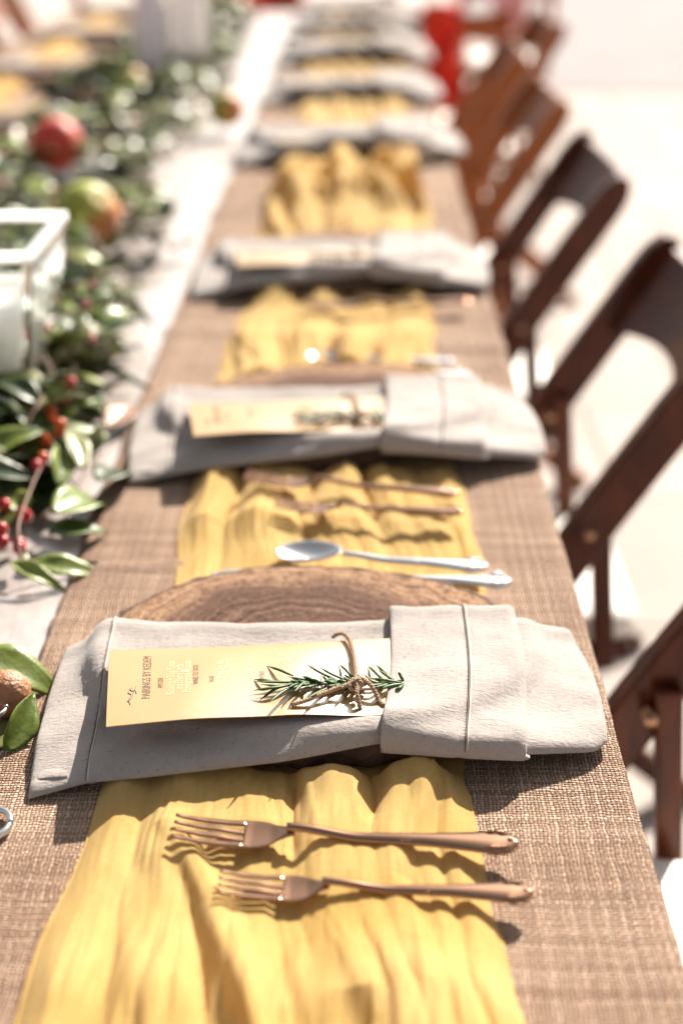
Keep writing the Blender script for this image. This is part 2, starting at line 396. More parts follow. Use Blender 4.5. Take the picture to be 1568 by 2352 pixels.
runner('burlap_runner', -.229, EX+.0008, .2, 5.25, 'coarse tan burlap runner along the chair side of the table under the yellow gauze', 3)
runner('burlap_runner', LX+.005, -.612, 1.2, 5.25, 'coarse tan burlap runner on the far left side of the table beyond the garland', 5)

# ------------------------------------------------------------ settings: positions
FRONT0 = .715
DEL = [0, .467, 1.035, 1.88, 2.56, 3.17, 3.80, 4.35]      # distance of each setting behind the first
SCX, SCY = -.030, .848                                  # slice centre of first setting
def slice_r(a):                                        # irregular outline
    ca, sa = math.cos(a), math.sin(a)
    r_ = 1/math.sqrt((ca/.150)**2+(sa/.122)**2)
    return r_*(1+.03*nz(ca*1.3+5, sa*1.3, 2)+.010*nz(ca*7, sa*7, 4)+.004*nz(ca*24, sa*24, 1))

# ------------------------------------------------------------ yellow gauze
FORKL = [((400, 1925), (1188, 1950)), ((502, 2050), (1222, 2062)), ((562, 1110), (1052, 1140)), ((632, 1172), (1062, 1182)), ((484, 1330), (1172, 1347)), ((634, 1285), (1118, 1312)), ((700, 712), (1080, 697))]
def make_gauze(name, y0, y1, mir, label, seed, near=False, dels=DEL):
    n1, n2, n3 = VN(seed), VN(seed+1), VN(seed+2)
    if near: ys = np.concatenate([np.arange(y0, .75, .0010), np.arange(.75, 1.5, .002), np.arange(1.5, y1, .005)]); ns = 300
    else: ys = np.arange(y0, y1, .006); ns = 150
    s = np.linspace(0, 1, ns); S, Y = np.meshgrid(s, ys)
    kd = [.3, .45, .6, .72, .9, 1.0, 1.12, 1.25, 1.5, 1.8, 2.2, 2.5, 6]
    xl = np.interp(Y, kd, [-.180, -.168, -.157, -.150, -.141, -.142, -.145, -.142, -.15, -.145, -.15, -.145, -.145])
    xr = np.interp(Y, kd, [.100, .088, .074, .067, .085, .099, .097, .088, .09, .09, .11, .10, .095])
    xl = xl + .005*n1(Y*14, Y*0)+.007*n3(Y*5, Y*0+2); xr = xr + .005*n1(Y*13, Y*0+9)+.007*n3(Y*6, Y*0+7) + .0015*n2(Y*50, Y*0)
    X = xl+(xr-xl)*S
    # lengthwise folds: rounded crests, narrow valleys, wandering
    warp = .085*n1(S*2.5, Y*5)+.030*n2(S*5, Y*11)+.05*n3(Y*6, Y*0+4)
    ph = (S+warp)
    f1 = np.abs(np.sin(np.pi*(ph*4.4+.2+.5*n3(Y*3, Y*0))))**.75
    f2 = np.abs(np.sin(np.pi*(ph*9.5+.7*n2(Y*5, S*4))))**.8
    f3 = n3(S*46+2*n1(Y*5, S*3), Y*8); f4 = n1(S*90, Y*30)
    amp = .55+.45*n2(S*5+3, Y*6)
    Z = .0260*f1*amp*1.3+.0075*f2*(.6+.4*n1(S*7, Y*9+4))+.0009*np.abs(np.sin(np.pi*(ph*27+n1(Y*8, S*5))))+.0011*f3+.00035*f4
    heap = np.exp(-((Y-2.33)/.14)**2)
    Z += heap*(.010+.085*np.abs(n1(S*4, Y*9))+.030*np.abs(n2(S*9, Y*20)))
    if near:
        def crest(pts, a, wd, p=4, skew=0):
            nonlocal Z, X
            P = [at(*q) for q in pts]; py = np.array([q.y for q in P]); px = np.array([q.x for q in P]); o = np.argsort(py)
            cx = np.interp(Y, py[o], px[o]); fade = np.clip((Y-(py.min()-.02))/.02, 0, 1)*np.clip((py.max()+.015-Y)/.015, 0, 1)
            g = np.exp(-(np.abs(X-cx-skew*wd)/wd)**p)*fade
            Z = Z*(1-.75*g)+1.45*a*g
        crest([(335, 1800), (285, 1900), (230, 2050), (160, 2200), (110, 2352), (60, 2500)], .008, .017)
        crest([(480, 1775), (505, 1850), (520, 1930)], .013, .028, 8)
        crest([(400, 1940), (436, 1990), (500, 2120), (565, 2340), (640, 2600)], .017, .0085, 3)
        crest([(300, 2050), (330, 2200), (380, 2352), (420, 2500)], .008, .016, 3)
        crest([(680, 1745), (735, 1810), (775, 1880), (800, 1940), (770, 2100), (790, 2352)], .015, .015, 5)
        crest([(640, 2020), (690, 2160), (740, 2352), (780, 2550)], .009, .012, 3)
        crest([(985, 1730), (945, 1800), (930, 1880), (900, 1980), (870, 2060), (960, 2352), (1000, 2600)], .018, .016, 5)
        crest([(1045, 1730), (1050, 1830), (1060, 1950), (1110, 2150), (1160, 2352)], .010, .012, 4)
        Z += .0012*n3(X*150+40+2*n1(Y*6, X*9), Y*14)+.0006*n2(X*380+60, Y*40)+.0030*np.abs(n1(X*75+20+1.5*n2(Y*5, X*4), Y*9))*(Y < .72)
    # pressed flat under the wood slices
    for d in dels:
        q = np.sqrt(((X-SCX)/.150)**2+((Y-SCY-d)/.122)**2)
        k = 1/(1+np.exp(-(q-1.05)/.022)); Z = Z*k+np.minimum(Z*.3, .0034)*(1-k)
    if near:
        pass
        cap = np.full_like(Y, .034)
        for yc, hw_, cp in ((.640, .058, .0165), (1.138, .034, .0200), (1.008, .030, .0130), (1.66, .03, .015)):
            dd = np.clip((np.abs(Y-yc)-hw_*.7)/(.080), 0, 1); dd = dd*dd*(3-2*dd); cap = np.minimum(cap, cp+(.034-cp)*dd)
        Z = Z-Z.min()*0; Z = Z*cap/.040; Z = np.where(Y < 2.05, np.minimum(Z, cap*1.12), Z)
    for d in dels:                           # and lying flat under the napkins
        dd = np.clip((np.abs(Y-.792-d)-.062)/.014, 0, 1); dd = dd*dd*(3-2*dd); cp = .0034+.045*dd
        Z = Z*np.minimum(1, cp/.036)
    e = np.minimum(S, 1-S); Z *= np.clip(e/.06, .12, 1)
    Z = T+.0052+np.maximum(Z, 0)
    X = X+.0035*n2(S*9, Y*17)*np.clip(e/.05, 0, 1)
    if mir: X = -.86-X*.42
    o = npgrid(name, X, Y, Z, M['gauze'])
    return tag(o, label, 'gauze cloth', 'yellow gauze runners')
g = make_gauze('gauze_runner', .34, 5.2, False, 'gathered yellow gauze runner flowing under the wood slices and forks toward the camera', 21, True)
LD = [1.36, 2.05, 2.80, 3.55, 4.2]
make_gauze('gauze_runner', 1.6, 5.2, True, 'yellow gauze runner on the far left side of the table beyond the garland', 31, False, [d for d in LD])

# ------------------------------------------------------------ wood slice
GS = 'wood slices under the napkins'
def make_slice():
    t = empty('wood_slice', (SCX, SCY, T))
    n = 160; zt = .0275; zb = .0085
    mb = MB(); rings = []
    for fr, z in ((0.001, zt), (.3, zt), (.6, zt), (.85, zt), (.955, zt), (.97, zt-.0006)):
        rings.append([(slice_r(2*math.pi*j/n)*fr*math.cos(2*math.pi*j/n), slice_r(2*math.pi*j/n)*fr*math.sin(2*math.pi*j/n),
                       z+.0006*nz(fr*9+j*.2, j*.31)) for j in range(n)])
    mb.rings(rings, caps=False); mb.build('cut_face', M['slice'], t)
    mb = MB(); rings = []
    for k in range(11):
        f = k/10; z = zb+(zt-zb+.0004)*f; ring = []
        for j in range(n):
            a = 2*math.pi*j/n; rr = slice_r(a)
            rr += .0035*nz(math.cos(a)*14, math.sin(a)*14, z*160)+.0022*nz(math.cos(a)*40, math.sin(a)*40, z*500) - .0035*(abs(2*f-1)**3)
            ring.append((rr*math.cos(a), rr*math.sin(a), z))
        rings.append(ring)
    rings.append([(slice_r(2*math.pi*j/n)*.955*math.cos(2*math.pi*j/n), slice_r(2*math.pi*j/n)*.955*math.sin(2*math.pi*j/n), zt+.0003) for j in range(n)])
    mb.rings(rings, caps=False); mb.V += [(0, 0, zb)]
    c = len(mb.V)-1
    for j in range(n): mb.F.append((j, c, (j+1) % n))
    mb.build('bark', M['bark'], t)
    return t

# ------------------------------------------------------------ napkin
UK = [0, .1, .2, .45, .62, .74, .86, .965, 1.0]
FP = [(62, 1846), (200, 1808), (330, 1796), (640, 1760), (880, 1722), (1060, 1735), (1212, 1742), (1368, 1736), (1396, 1708)]
BP = [(148, 1484), (258, 1441), (355, 1421), (600, 1427), (885, 1421), (1055, 1416), (1168, 1424), (1290, 1436), (1306, 1448)]
ZF = [.002, .008, .017, .023, .024, .022, .016, .009, .009]
ZB = [.008, .018, .0280, .0285, .0285, .0285, .026, .019, .016]
TH = .0068
FW = [at(p[0], p[1], z) for p, z in zip(FP, ZF)]; BW = [at(p[0], p[1], z+TH) for p, z in zip(BP, ZB)]
def ip(u, arr):
    if u <= 0: return arr[0]
    for i in range(len(UK)-1):
        if u <= UK[i+1]:
            t = (u-UK[i])/(UK[i+1]-UK[i]); return arr[i]*(1-t)+arr[i+1]*t
    return arr[-1]
def ips(u, arr):   # slightly smoothed
    d = .012; return (ip(max(0, u-d), arr)+ip(u, arr)*2+ip(min(1, u+d), arr))*.25
def nap(u, v, side, infl=0.0, ush=0.0):
    """napkin surface. side 1 = top, -1 = underside; v in 0..1 front to back"""
    f = ips(u, FW); b = ips(u, BW); zf = ips(u, ZF); zb = ips(u, ZB)
    d = (b-f); d.z = 0; L = d.length; d.normalize()
    ext = infl*1.0
    p = f+d*(-ext+(L+2*ext)*v); x, y = p.x, p.y
    x += ush+.010*0
    zl = zf+(zb-zf)*v
    q = math.sqrt(((x-SCX)/.150)**2+((y-SCY)/.122)**2); k = 1/(1+math.exp((q-1.03)/.02))
    base = max(zl, zl*(1-k)+.0285*k)
    edge = min(v, 1-v); prof = min(1, (edge/.055))
    prof = math.sqrt(max(0, 1-(1-prof)**2))
    if side < 0: return Vector((x, y, T+base+.0002+(.45*TH)*(1-prof)))
    # puffy front roll, dip in the middle, soft back roll, gentle ripples
    roll = .0036*math.exp(-((v-.12)/.08)**2)*sstep(.02, .2, u)*(1-sstep(.60, .72, u)*.6) + .0022*math.exp(-((v-.93)/.06)**2)
    dip = -.0075*math.exp(-((v-.50)/.24)**2)*sstep(.05, .16, u)*(1-sstep(.62, .70, u))*(1 if infl <= 0 else .12)
    rip = .0020*nz(x*24+3, y*24, 1)+.0013*max(0, nz(x*30+y*18, y*42-x*20, 8))+.0006*nz(x*70, y*70, 5)
    if u > .86: rip += .0009*math.exp(-((v-.62-.5*(u-.86))/.10)**2)*sstep(.87, .92, u)
    if u < .12: rip += .0035*math.exp(-((v-.30-.8*u)/.12)**2)
    h = TH+roll+dip+rip+infl
    # the two ends taper to a folded edge
    return Vector((x, y, T+base+.45*TH+(h-.45*TH)*prof))
VS = [0.5-0.5*math.cos(math.pi*i/46) for i in range(47)]
def ring(u, infl=0, wobble=None):
    pts = []
    for v in VS: pts.append(nap(u, v, 1, infl, wobble(v) if wobble else 0))
    for v in VS[::-1][1:-1:3]: pts.append(nap(u, v, -1, infl, wobble(v) if wobble else 0))
    return pts
ORI = Vector((SCX, SCY, T))
def shift(pts): return [p-ORI for p in pts]
def endwob(u):
    # left end leans and right end bulges
    if u < .12: return lambda v: -.004*math.sin(math.pi*v)*(1-u/.12)
    if u > .9: return lambda v: .006*math.sin(math.pi*v)*(u-.9)/.1
    return None
def make_napkin():
    t = empty('napkin', ORI)
    mb = MB(); us = [0, .002, .006, .012]+[.02+.01*i for i in range(97)]+[.988, .994, .998, 1.0]
    rs = []
    for u in us:
        e = min(u, 1-u)/.012; sq = math.sqrt(max(0.02, 1-(1-min(1, e))**2))
        r_ = ring(u, 0, endwob(u)); zmin = [nap(u, .5, -1).z]
        c = []
        for i, p in enumerate(r_):
            m_ = nap(u, min(max(VS[i], 0), 1) if i < len(VS) else .5, -1)
            if i < len(VS): p = Vector((p.x, p.y, m_.z+(p.z-m_.z)*(.35+.65*sq)))
            c.append(p)
        rs.append(shift(c))
    mb.rings(rs); mb.build('folded_cloth', M['linen'], t)
    # folded back pocket over the right part
    mb = MB(); rs = []
    wob = lambda v: .0035*math.sin(math.pi*v)-.0075*(v > 0)*(.5-v)*.6
    for u, inf in ((.632, .0040), (.624, .0042), (.6205, .0052), (.6215, .0068), (.626, .0074), (.64, .0074)): rs.append(shift(ring(u, inf, wob)))
    u = .655
    while u < .85:
        inf = .0072
        if abs(u-.742) < .006: inf = .0064
        rs.append(shift(ring(u, inf, wob))); u += .0075
    for u, inf in ((.853, .0064), (.858, .0058), (.861, .0040), (.8615, .0016), (.858, .0006)): rs.append(shift(ring(u, inf, wob)))
    mb.rings(rs, caps=False); mb.build('pocket_fold', M['linen'], t)
    # hem seams: a sunk dark thread line with a raised ridge beside it and small stitches
    def seam(u0, infl, du, w2=None):
        A = [nap(u0+du*(v-.5), v, 1, infl, (w2(v) if w2 else (endwob(u0)(v) if endwob(u0) else 0)))-ORI+Vector((0, 0, .0001)) for v in [.004+.992*i/60 for i in range(61)]]
        mb = MB(); mb.tube(A, .00042, 6); o = mb.build('hem_seam', M['thread'], t)
        B = [p+Vector((.0012, 0, 0)) for p in A]
        mb = MB(); mb.tube(B, .0007, 6); mb.build('hem_ridge', M['hemlight'], t)
        mb = MB()
        for i in range(0, 60, 1):
            if (i % 3) == 0: continue
            p = A[i]; mb.tube([p+Vector((-.0014, 0, .0001)), p+Vector((-.0004, .0004, .0004))], .00013, 4)
        mb.build('stitching', M['thread'], t)
    seam(.745, .0072, -.012, wob); seam(.104, 0, .010)
    # lower cloth layer peeping out at the left end
    mb = MB(); P = []
    for i in range(14):
        f = i/13; a = at(128-52*math.sin(f*1.6), 1690+f*115, .008).lerp(at(60, 1800, .004), f*.2)
        P.append([a+Vector((k*.004+.002, 0, .0035*math.sin(k/9*math.pi)*(.6+.4*math.sin(f*9))+.001))-ORI for k in range(10)])
    mb.grid(P); o = mb.build('lower_layer', M['linen'], t, recalc=False); s_ = o.modifiers.new('s', 'SOLIDIFY'); s_.thickness = .002
    return t

# ------------------------------------------------------------ menu card
CT = [at(252, 1491, .0408), at(1040, 1457, .0410)]; CB = [at(244, 1667, .0485), at(1040, 1616, .0425)]
def cardp(a, b, off=0.0):
    """a 0..1 left to right, b 0..1 front to back"""
    f = CB[0].lerp(CB[1], a); k = CT[0].lerp(CT[1], a); p = f.lerp(k, b)
    amp = .0085*(1-.3*sstep(.2, .5, a))*(1-sstep(.50, .80, a)); pw = 1.5+4.0*sstep(.1, .6, a)
    z = .0390+amp*(1-b**pw)+.0005*math.sin(a*7+b*2)
    return Vector((p.x, p.y, T+z+off-.0004*sstep(.80, .95, a)))
def make_card(letters=True):
    t = empty('menu_card', ORI)
    na, nb = 80, 30; mb = MB()
    top = [[cardp(i/na, j/nb, .0004)-ORI for j in range(nb+1)] for i in range(na+1)]
    bot = [[cardp(i/na, j/nb, 0)-ORI for j in range(nb+1)] for i in range(na+1)]
    mb.grid(top); mb.grid([r_[::-1] for r_ in bot])
    for seq in ([(i, 0) for i in range(na+1)], [(i, nb) for i in range(na+1)], [(0, j) for j in range(nb+1)], [(na, j) for j in range(nb+1)]):
        mb.grid([[top[i][j], bot[i][j]] for i, j in seq])
    mb.build('card_sheet', M['card'], t)
    if letters:
        L = (CB[1]-CB[0]).length; W = (CT[0]-CB[0]).length
        def text(s, px, size, cen=.52, mat='inkw', hs_=.62, bold=0):
            cu = bpy.data.curves.new('t', 'FONT'); cu.body = s; cu.size = 1; cu.align_x = 'CENTER'; cu.resolution_u = 2; cu.offset = bold
            ob = bpy.data.objects.new('t', cu); C.objects.link(ob); bpy.context.view_layer.update()
            me = bpy.data.meshes.new_from_object(ob.evaluated_get(bpy.context.evaluated_depsgraph_get()))
            bpy.data.objects.remove(ob)
            a0 = (px-248)/(1040-248)
            V = []
            for v in me.vertices:
                b = cen+v.co.x*size*hs_/W; a = a0-v.co.y*size/L
                V.append(cardp(a, min(.995, max(.005, b)), .00055)-ORI)
            Fc = [tuple(p.vertices) for p in me.polygons]
            o = link('lettering', V, Fc, M[mat], t, smooth=False)
            bpy.data.meshes.remove(me); return o
        text('PAIRINGS BY KEDEM', 344, .0075, .58, 'inkd', .92)
        text('APPETIZER', 372, .0045, .47, 'inkd', .70)
        text('Blossoms + Duck Rillette', 397, .0068, .54, 'inkw', .72, .003)
        text('and Cherry Confit,', 416, .0068, .54, 'inkw', .72, .003)
        text('Pomegranate Molasses', 434, .0068, .54, 'inkw', .76, .003)
        text('WINES TO TASTE', 452, .0050, .55, 'inkd', .75)
        text('SALAD', 487, .0042, .47, 'inkd', .7)
        text('Mixed Slaw in a', 507, .0064, .60, 'inkw', .68, .012)
        text('Orange Dressing', 525, .0064, .60, 'inkw', .72, .012)
        text('Steak & Crostini', 576, .0064, .60, 'inkw', .68, .012)
        text('ENTREES', 601, .0042, .5, 'inkd', .7)
        text('Onion Jam', 648, .0064, .72, 'inkw', .66, .012)
        text('& Pecan', 664, .0064, .72, 'inkw', .66, .012)
        text('Slivers', 682, .0064, .72, 'inkw', .66, .012)
        text('Roasted Root Medley', 712, .0062, .44, 'inkw', .66, .012)
        text('Charred Lamb', 806, .0062, .55, 'inkw', .68, .012)
        text('and Fennel', 822, .0062, .55, 'inkw', .68, .012)
        text('DESSERT', 900, .0046, .42, 'inkd', .7)
        # little script monogram
        mb = MB()
        for pts in ([(.35, .0), (.2, .25), (.45, .5), (.1, .62), (.5, .9)], [(.05, .15), (.5, .35), (.75, .75), (.95, .55)], [(.2, .8), (.6, .7), (.9, .95)]):
            q = spline([(x, y, 0) for x, y in pts], 22)
            mb.tube([cardp((292+22*p.x-248)/792, .22+p.y*.24, .0006)-ORI for p in q], .00028, 5)
        mb.build('monogram', M['inkd'], t)
    return t

def z2(x, y): return (574.2+x*.238, 1435.4+y*.238)
def onc(zx, zy, h):
    px, py = z2(zx, zy); a = min(1, max(0, (px-248)/792)); rf = 1667-54*a; rb = 1491-34*a
    return at(px, py, cardp(a, min(1, max(0, (rf-py)/(rf-rb)))).z-T+h)-ORI
def make_rosemary():
    t = empty('rosemary_sprig', ORI)
    mb = MB(); st = spline([onc(420, 560, .003), onc(740, 562, .003), onc(1000, 552, .0035), onc(1250, 552, .003), onc(1490, 562, .0008)], 30)
    mb.tube(st, [.0006+.0008*i/29 for i in range(30)], 8); mb.build('stem', M['gstem'], t)
    N = [((420,492),(300,440),(165,395)), ((860,540),(690,465),(552,383)), ((960,545),(800,480),(670,408)), ((1000,520),(930,440),(858,378)),
         ((740,558),(560,530),(368,500)), ((540,555),(300,550),(38,548)), ((260,545),(140,532),(40,527)), ((500,565),(300,585),(105,575)),
         ((440,572),(220,605),(35,632)), ((450,570),(260,610),(92,728)), ((620,562),(360,620),(185,745)), ((500,575),(400,610),(325,625)),
         ((650,575),(560,600),(512,612)), ((820,575),(680,640),(560,700)), ((1000,560),(940,610),(920,640)), ((1290,535),(1200,450),(1142,397)),
         ((1400,545),(1320,490),(1235,432)), ((1390,540),(1290,450),(1215,383)), ((1460,555),(1300,530),(1140,515)), ((1480,540),(1445,480),(1437,458)),
         ((1480,565),(1330,590),(1230,640)), ((1480,575),(1430,610),(1400,628)), ((1300,565),(1200,580),(1100,572)), ((980,545),(940,500),(905,482)),
         ((860,560),(780,540),(720,540)), ((900,560),(820,580),(760,590)), ((1150,560),(1080,525),(1040,480))]
    rr_ = random.Random(5)
    for i in range(26):
        x = rr_.uniform(470, 1440); sg = rr_.choice((-1, 1)); L_ = rr_.uniform(90, 190); y = 558+rr_.uniform(-6, 6)
        N.append(((x, y), (x-L_*.55, y+sg*L_*rr_.uniform(.05, .22)), (x-L_, y+sg*L_*rr_.uniform(.15, .50))))
    for i, (a, b, c) in enumerate(N):
        h = [.003, .0045+.0022*random.random(), .004+.006*random.random() if i % 3 else .001]
        pts = spline([onc(*a, h[0]), onc(*b, h[1]), onc(*c, h[2])], 12)
        rad = [.00118*min(1, .45+3*k/11)*(1-.75*sstep(.72, 1.0, k/11)) for k in range(12)]
        mb = MB(); mb.tube(pts, rad, 8, .62); o = mb.build('needle', M['rosem'], t)
    return t
def ply(mb, path, r_, turns_per_m=260, strands=2, rs=None):
    n = max(12, int(sum((path[i+1]-path[i]).length for i in range(len(path)-1))/.00035)); P = spline(path, n); L = 0; ang = [0]
    for i in range(1, n): L += (P[i]-P[i-1]).length; ang.append(L*turns_per_m*2*math.pi)
    for k in range(strands):
        q = []
        for i, p in enumerate(P):
            t_ = (P[min(n-1, i+1)]-P[max(0, i-1)]).normalized(); a = t_.cross(Vector((0.03, .02, 1))).normalized(); b = a.cross(t_)
            w_ = ang[i]+2*math.pi*k/strands
            q.append(p+a*math.cos(w_)*r_*.52+b*math.sin(w_)*r_*.52)
        mb.tube(q, [r_*.60*(1+.12*nz(i*.15, k*7)) for i in range(n)], 7)
    # loose fibres
    for i in range(int(n*.6)):
        p = P[random.randrange(n)]; d = Vector((random.uniform(-1, 1), random.uniform(-1, 1), random.uniform(-.2, 1))).normalized()
        e = Vector((random.uniform(-1, 1), random.uniform(-1, 1), random.uniform(-.3, .6)))
        l = random.uniform(.0015, .0045)
        mb.tube([p+d*r_*.8, p+d*(r_*.8+l*.4)+e*l*.2, p+d*l*.5+e*l*.7], .00006, 3)
def make_twine():
    t = empty('twine_tie', ORI); r_ = .00140
    mb = MB(); ply(mb, [onc(790, 122, -.001), onc(835, 92, .001), onc(895, 85, .0025), onc(945, 125, .004), onc(980, 210, .004), onc(1003, 320, .0045), onc(1015, 420, .0055), onc(1018, 520, .0065)], r_)
    mb.build('band', M['twine'], t)
    mb = MB(); ply(mb, [onc(1035, 560, .004), onc(985, 625, .005), onc(962, 590, .0075), onc(975, 540, .0085), onc(1030, 520, .0095), onc(1090, 520, .009), onc(1125, 545, .007), onc(1090, 575, .006), onc(1030, 590, .0065), onc(1000, 560, .009), onc(1040, 528, .0115), onc(1070, 570, .010), onc(1040, 620, .007)], r_*1.05)
    mb.build('knot', M['twine'], t)
    for pts in ([onc(985, 565, .008), onc(900, 590, .0075), onc(800, 625, .006), onc(690, 665, .0055), onc(560, 722, .004), onc(405, 768, .002)],
                [onc(1040, 590, .009), onc(1030, 650, .0085), onc(1045, 730, .005), onc(1062, 812, .0005)],
                [onc(1080, 520, .009), onc(1140, 560, .0085), onc(1185, 610, .007), onc(1220, 680, .004), onc(1240, 730, .0015), onc(1292, 778, .001)]):
        mb = MB(); ply(mb, pts, r_); mb.build('loose_end', M['twine'], t)
    return t

# ------------------------------------------------------------ cutlery
def flatloft(mb, st, k=16):
    """st: (x, y, z, halfwidth, thickness, crown) along the length"""
    rs = []
    for i, (x, y, z, hw, th, cr) in enumerate(st):
        x0, z0 = st[max(0, i-1)][0], st[max(0, i-1)][2]; x1, z1 = st[min(len(st)-1, i+1)][0], st[min(len(st)-1, i+1)][2]
        t_ = Vector((x1-x0, 0, z1-z0)).normalized(); nrm = Vector((-t_.z, 0, t_.x))
        r_ = []
        for j in range(k):
            a = 2*math.pi*j/k; ca, sa = math.cos(a), math.sin(a)
            cy = math.copysign(abs(ca)**.8, ca)*hw; h = math.copysign(abs(sa)**.7, sa)*th/2
            h += cr*(1-(cy/hw)**2) if hw > 0 else 0
            r_.append(Vector((x, y+cy, z))+nrm*h)
        rs.append(r_)
    mb.rings(rs)
def interp(t, xs, ys):
    return float(np.interp(t, xs, ys))
def handle_profile(x, L):        # x from neck 0 to end 1
    hw = interp(x, [0, .12, .35, .6, .8, .9, .96, 1], [.0032, .0034, .0043, .0056, .0088, .0115, .0098, .0026])
    hw += .0008*math.exp(-((x-.90)/.012)**2)-.0006*math.exp(-((x-.935)/.010)**2)+.0004*math.exp(-((x-.52)/.008)**2)+.0004*math.exp(-((x-.55)/.008)**2)
    return hw
def make_handle(t, L, x0, zn, name='handle', mt='metal'):
    mb = MB(); st = []
    for i in range(61):
        f = i/60; x = x0+f*L
        z = zn*(1-sstep(0, .35, f))+.0035+.002*math.sin(f*math.pi)*.6
        st.append((x, 0, z, handle_profile(f, L), .0034+.0006*f, .0010))
    flatloft(mb, st, 20)
    # raised scroll beads near the end
    for sx in (-1, 1):
        for q in range(3):
            xx = x0+L*(.885+.022*q); w_ = handle_profile(.885+.022*q, L)*.62
            mb.tube([(xx-.004, sx*w_, .0062), (xx, sx*w_*1.08, .0070), (xx+.004, sx*w_*.8, .0062)], [.0003, .0011, .0003], 8)
        for q in (.50, .53, .56):
            mb.tube([(x0+L*q-.001, sx*.0036, .0062), (x0+L*q+.001, sx*.0036, .0062)], .0006, 8)
    mb.tube([(x0+L*.945, 0, .0060), (x0+L*.965, 0, .0068), (x0+L*.99, 0, .0052)], [.0004, .0016, .0004], 8)
    return mb.build(name, M[mt], t)
def make_fork():
    t = empty('fork')
    def zc(x): return interp(x, [-.11, -.102, -.090, -.075, -.060, -.048, -.038, -.028], [.0108, .0086, .0066, .0052, .0046, .0052, .0074, .0092])
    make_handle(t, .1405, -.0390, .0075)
    mb = MB(); st = []
    for i in range(24):
        x = -.0655+.0315*i/23; hw = interp(x, [-.0655, -.061, -.055, -.049, -.044, -.039, -.034], [.0128, .0133, .0128, .0106, .0074, .0048, .0036])
        st.append((x, 0, zc(x), hw, .0018+.0016*(1-sstep(.0035, .009, hw)), -.0012*sstep(.003, .011, hw)))
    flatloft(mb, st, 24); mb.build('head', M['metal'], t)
    for k in (-1.5, -.5, .5, 1.5):
        mb = MB(); st = []
        for i in range(22):
            x = -.1085+.0440*i/21; e = (x+.1085)/.044
            st.append((x, k*.0070*(.96+.04*e), zc(x)-.0004-.0016*((k/1.5)**2 < .5)*sstep(.6, 1, e)+.0*e, .0013+.0012*min(1, e*2), .0016, 0))
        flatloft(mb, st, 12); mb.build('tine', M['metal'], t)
    return t
def make_knife():
    t = empty('table_knife'); make_handle(t, .118, -.004, 0, mt='silver')
    mb = MB(); st = []
    for i in range(40):
        f = i/39; x = -.125+.122*f
        st.append((x, .002*math.sin(f*math.pi), .0042, interp(f, [0, .03, .12, .5, .9, 1], [.0008, .0045, .0092, .0105, .0085, .0032]), .0013, 0))
    flatloft(mb, st, 16); mb.build('blade', M['silver'], t); return t
def make_spoon():
    t = empty('teaspoon'); make_handle(t, .112, -.006, .0045, mt='silver')
    mb = MB(); P = []; n = 28
    for rr in [i/12 for i in range(13)]:
        row = []
        for j in range(n):
            a = 2*math.pi*j/n; x = -.033+rr*.026*math.cos(a); hw = .0172*(1-.12*math.cos(a)); y = rr*hw*math.sin(a)
            row.append((x, y, .0025+.0075*rr**2.2+.002*(x+.033)/.026*rr))
        P.append(row+[row[0]])
    mb.grid(P); o = mb.build('bowl', M['silver'], t, recalc=False); s_ = o.modifiers.new('s', 'SOLIDIFY'); s_.thickness = .0012; s_.offset = 1
    return t

# ------------------------------------------------------------ build the place settings
P_slice = make_slice(); P_nap = make_napkin(); P_card = make_card(); P_ros = make_rosemary(); P_tw = make_twine()
P_fork = make_fork(); P_knife = make_knife(); P_spoon = make_spoon()
ORD = ['nearest', 'second', 'third', 'fourth', 'fifth', 'sixth', 'seventh', 'eighth']
used = set()
def place(proto, dloc, rz, label, cat, group, absolute=False, sc_=1.0, tilt=None):
    if proto.name not in used: used.add(proto.name); o = proto
    else: o = copy_tree(proto)
    base = Vector((0, 0, 0)) if absolute else ORI
    o.location = base+Vector(dloc); o.rotation_euler = (tilt[0] if tilt else 0, tilt[1] if tilt else 0, rz); o.scale = (sc_, sc_, sc_)
    return tag(o, label, cat, group)
for i, d in enumerate(DEL):
    w_ = ORD[i]; rz = [0, .018, -.035, .045, -.03, .04, -.02, .03][i]
    side = 'on the chair side of the table'
    place(P_slice, (0, d, 0), [0, .5, 1.3, 2.2, .8, 3.0, 1.9, 2.6][i] if i else 0, f'{w_} bark-rimmed wood slice from the camera, {side}' if i else 'sharp brown wood slice with bark rim under the nearest napkin', 'wood slice', GS)
    place(P_nap, (0, d, 0), rz, f'{w_} folded grey napkin from the camera, {side}' if i else 'sharp grey linen napkin with hemmed pocket, nearest the camera above two forks', 'napkin', 'folded linen napkins').scale = (1, 1.075, 1.06, 1.16, 1.14, 1.16, 1.15, 1.1)[i], 1, (1, 1.1, 1.25, 1.5, 1.3, 1.6, 1.4, 1.3)[i]
    place(P_card, (0, d, 0), rz, f'{w_} gold menu card from the camera, {side}' if i else 'gold menu card with readable lettering tucked in the nearest napkin', 'menu card', 'gold menu cards')
    if i < 6:
        place(P_ros, (0, d, 0), rz, f'{w_} rosemary sprig counted from the camera, lying on a gold menu card' if i else 'sharp green rosemary sprig on the nearest gold card', 'rosemary', 'rosemary sprigs')
        place(P_tw, (0, d, 0), rz, f'{w_} jute twine tie counted from the camera, round a gold menu card' if i else 'knotted brown jute twine round the nearest gold card', 'twine', 'twine ties')

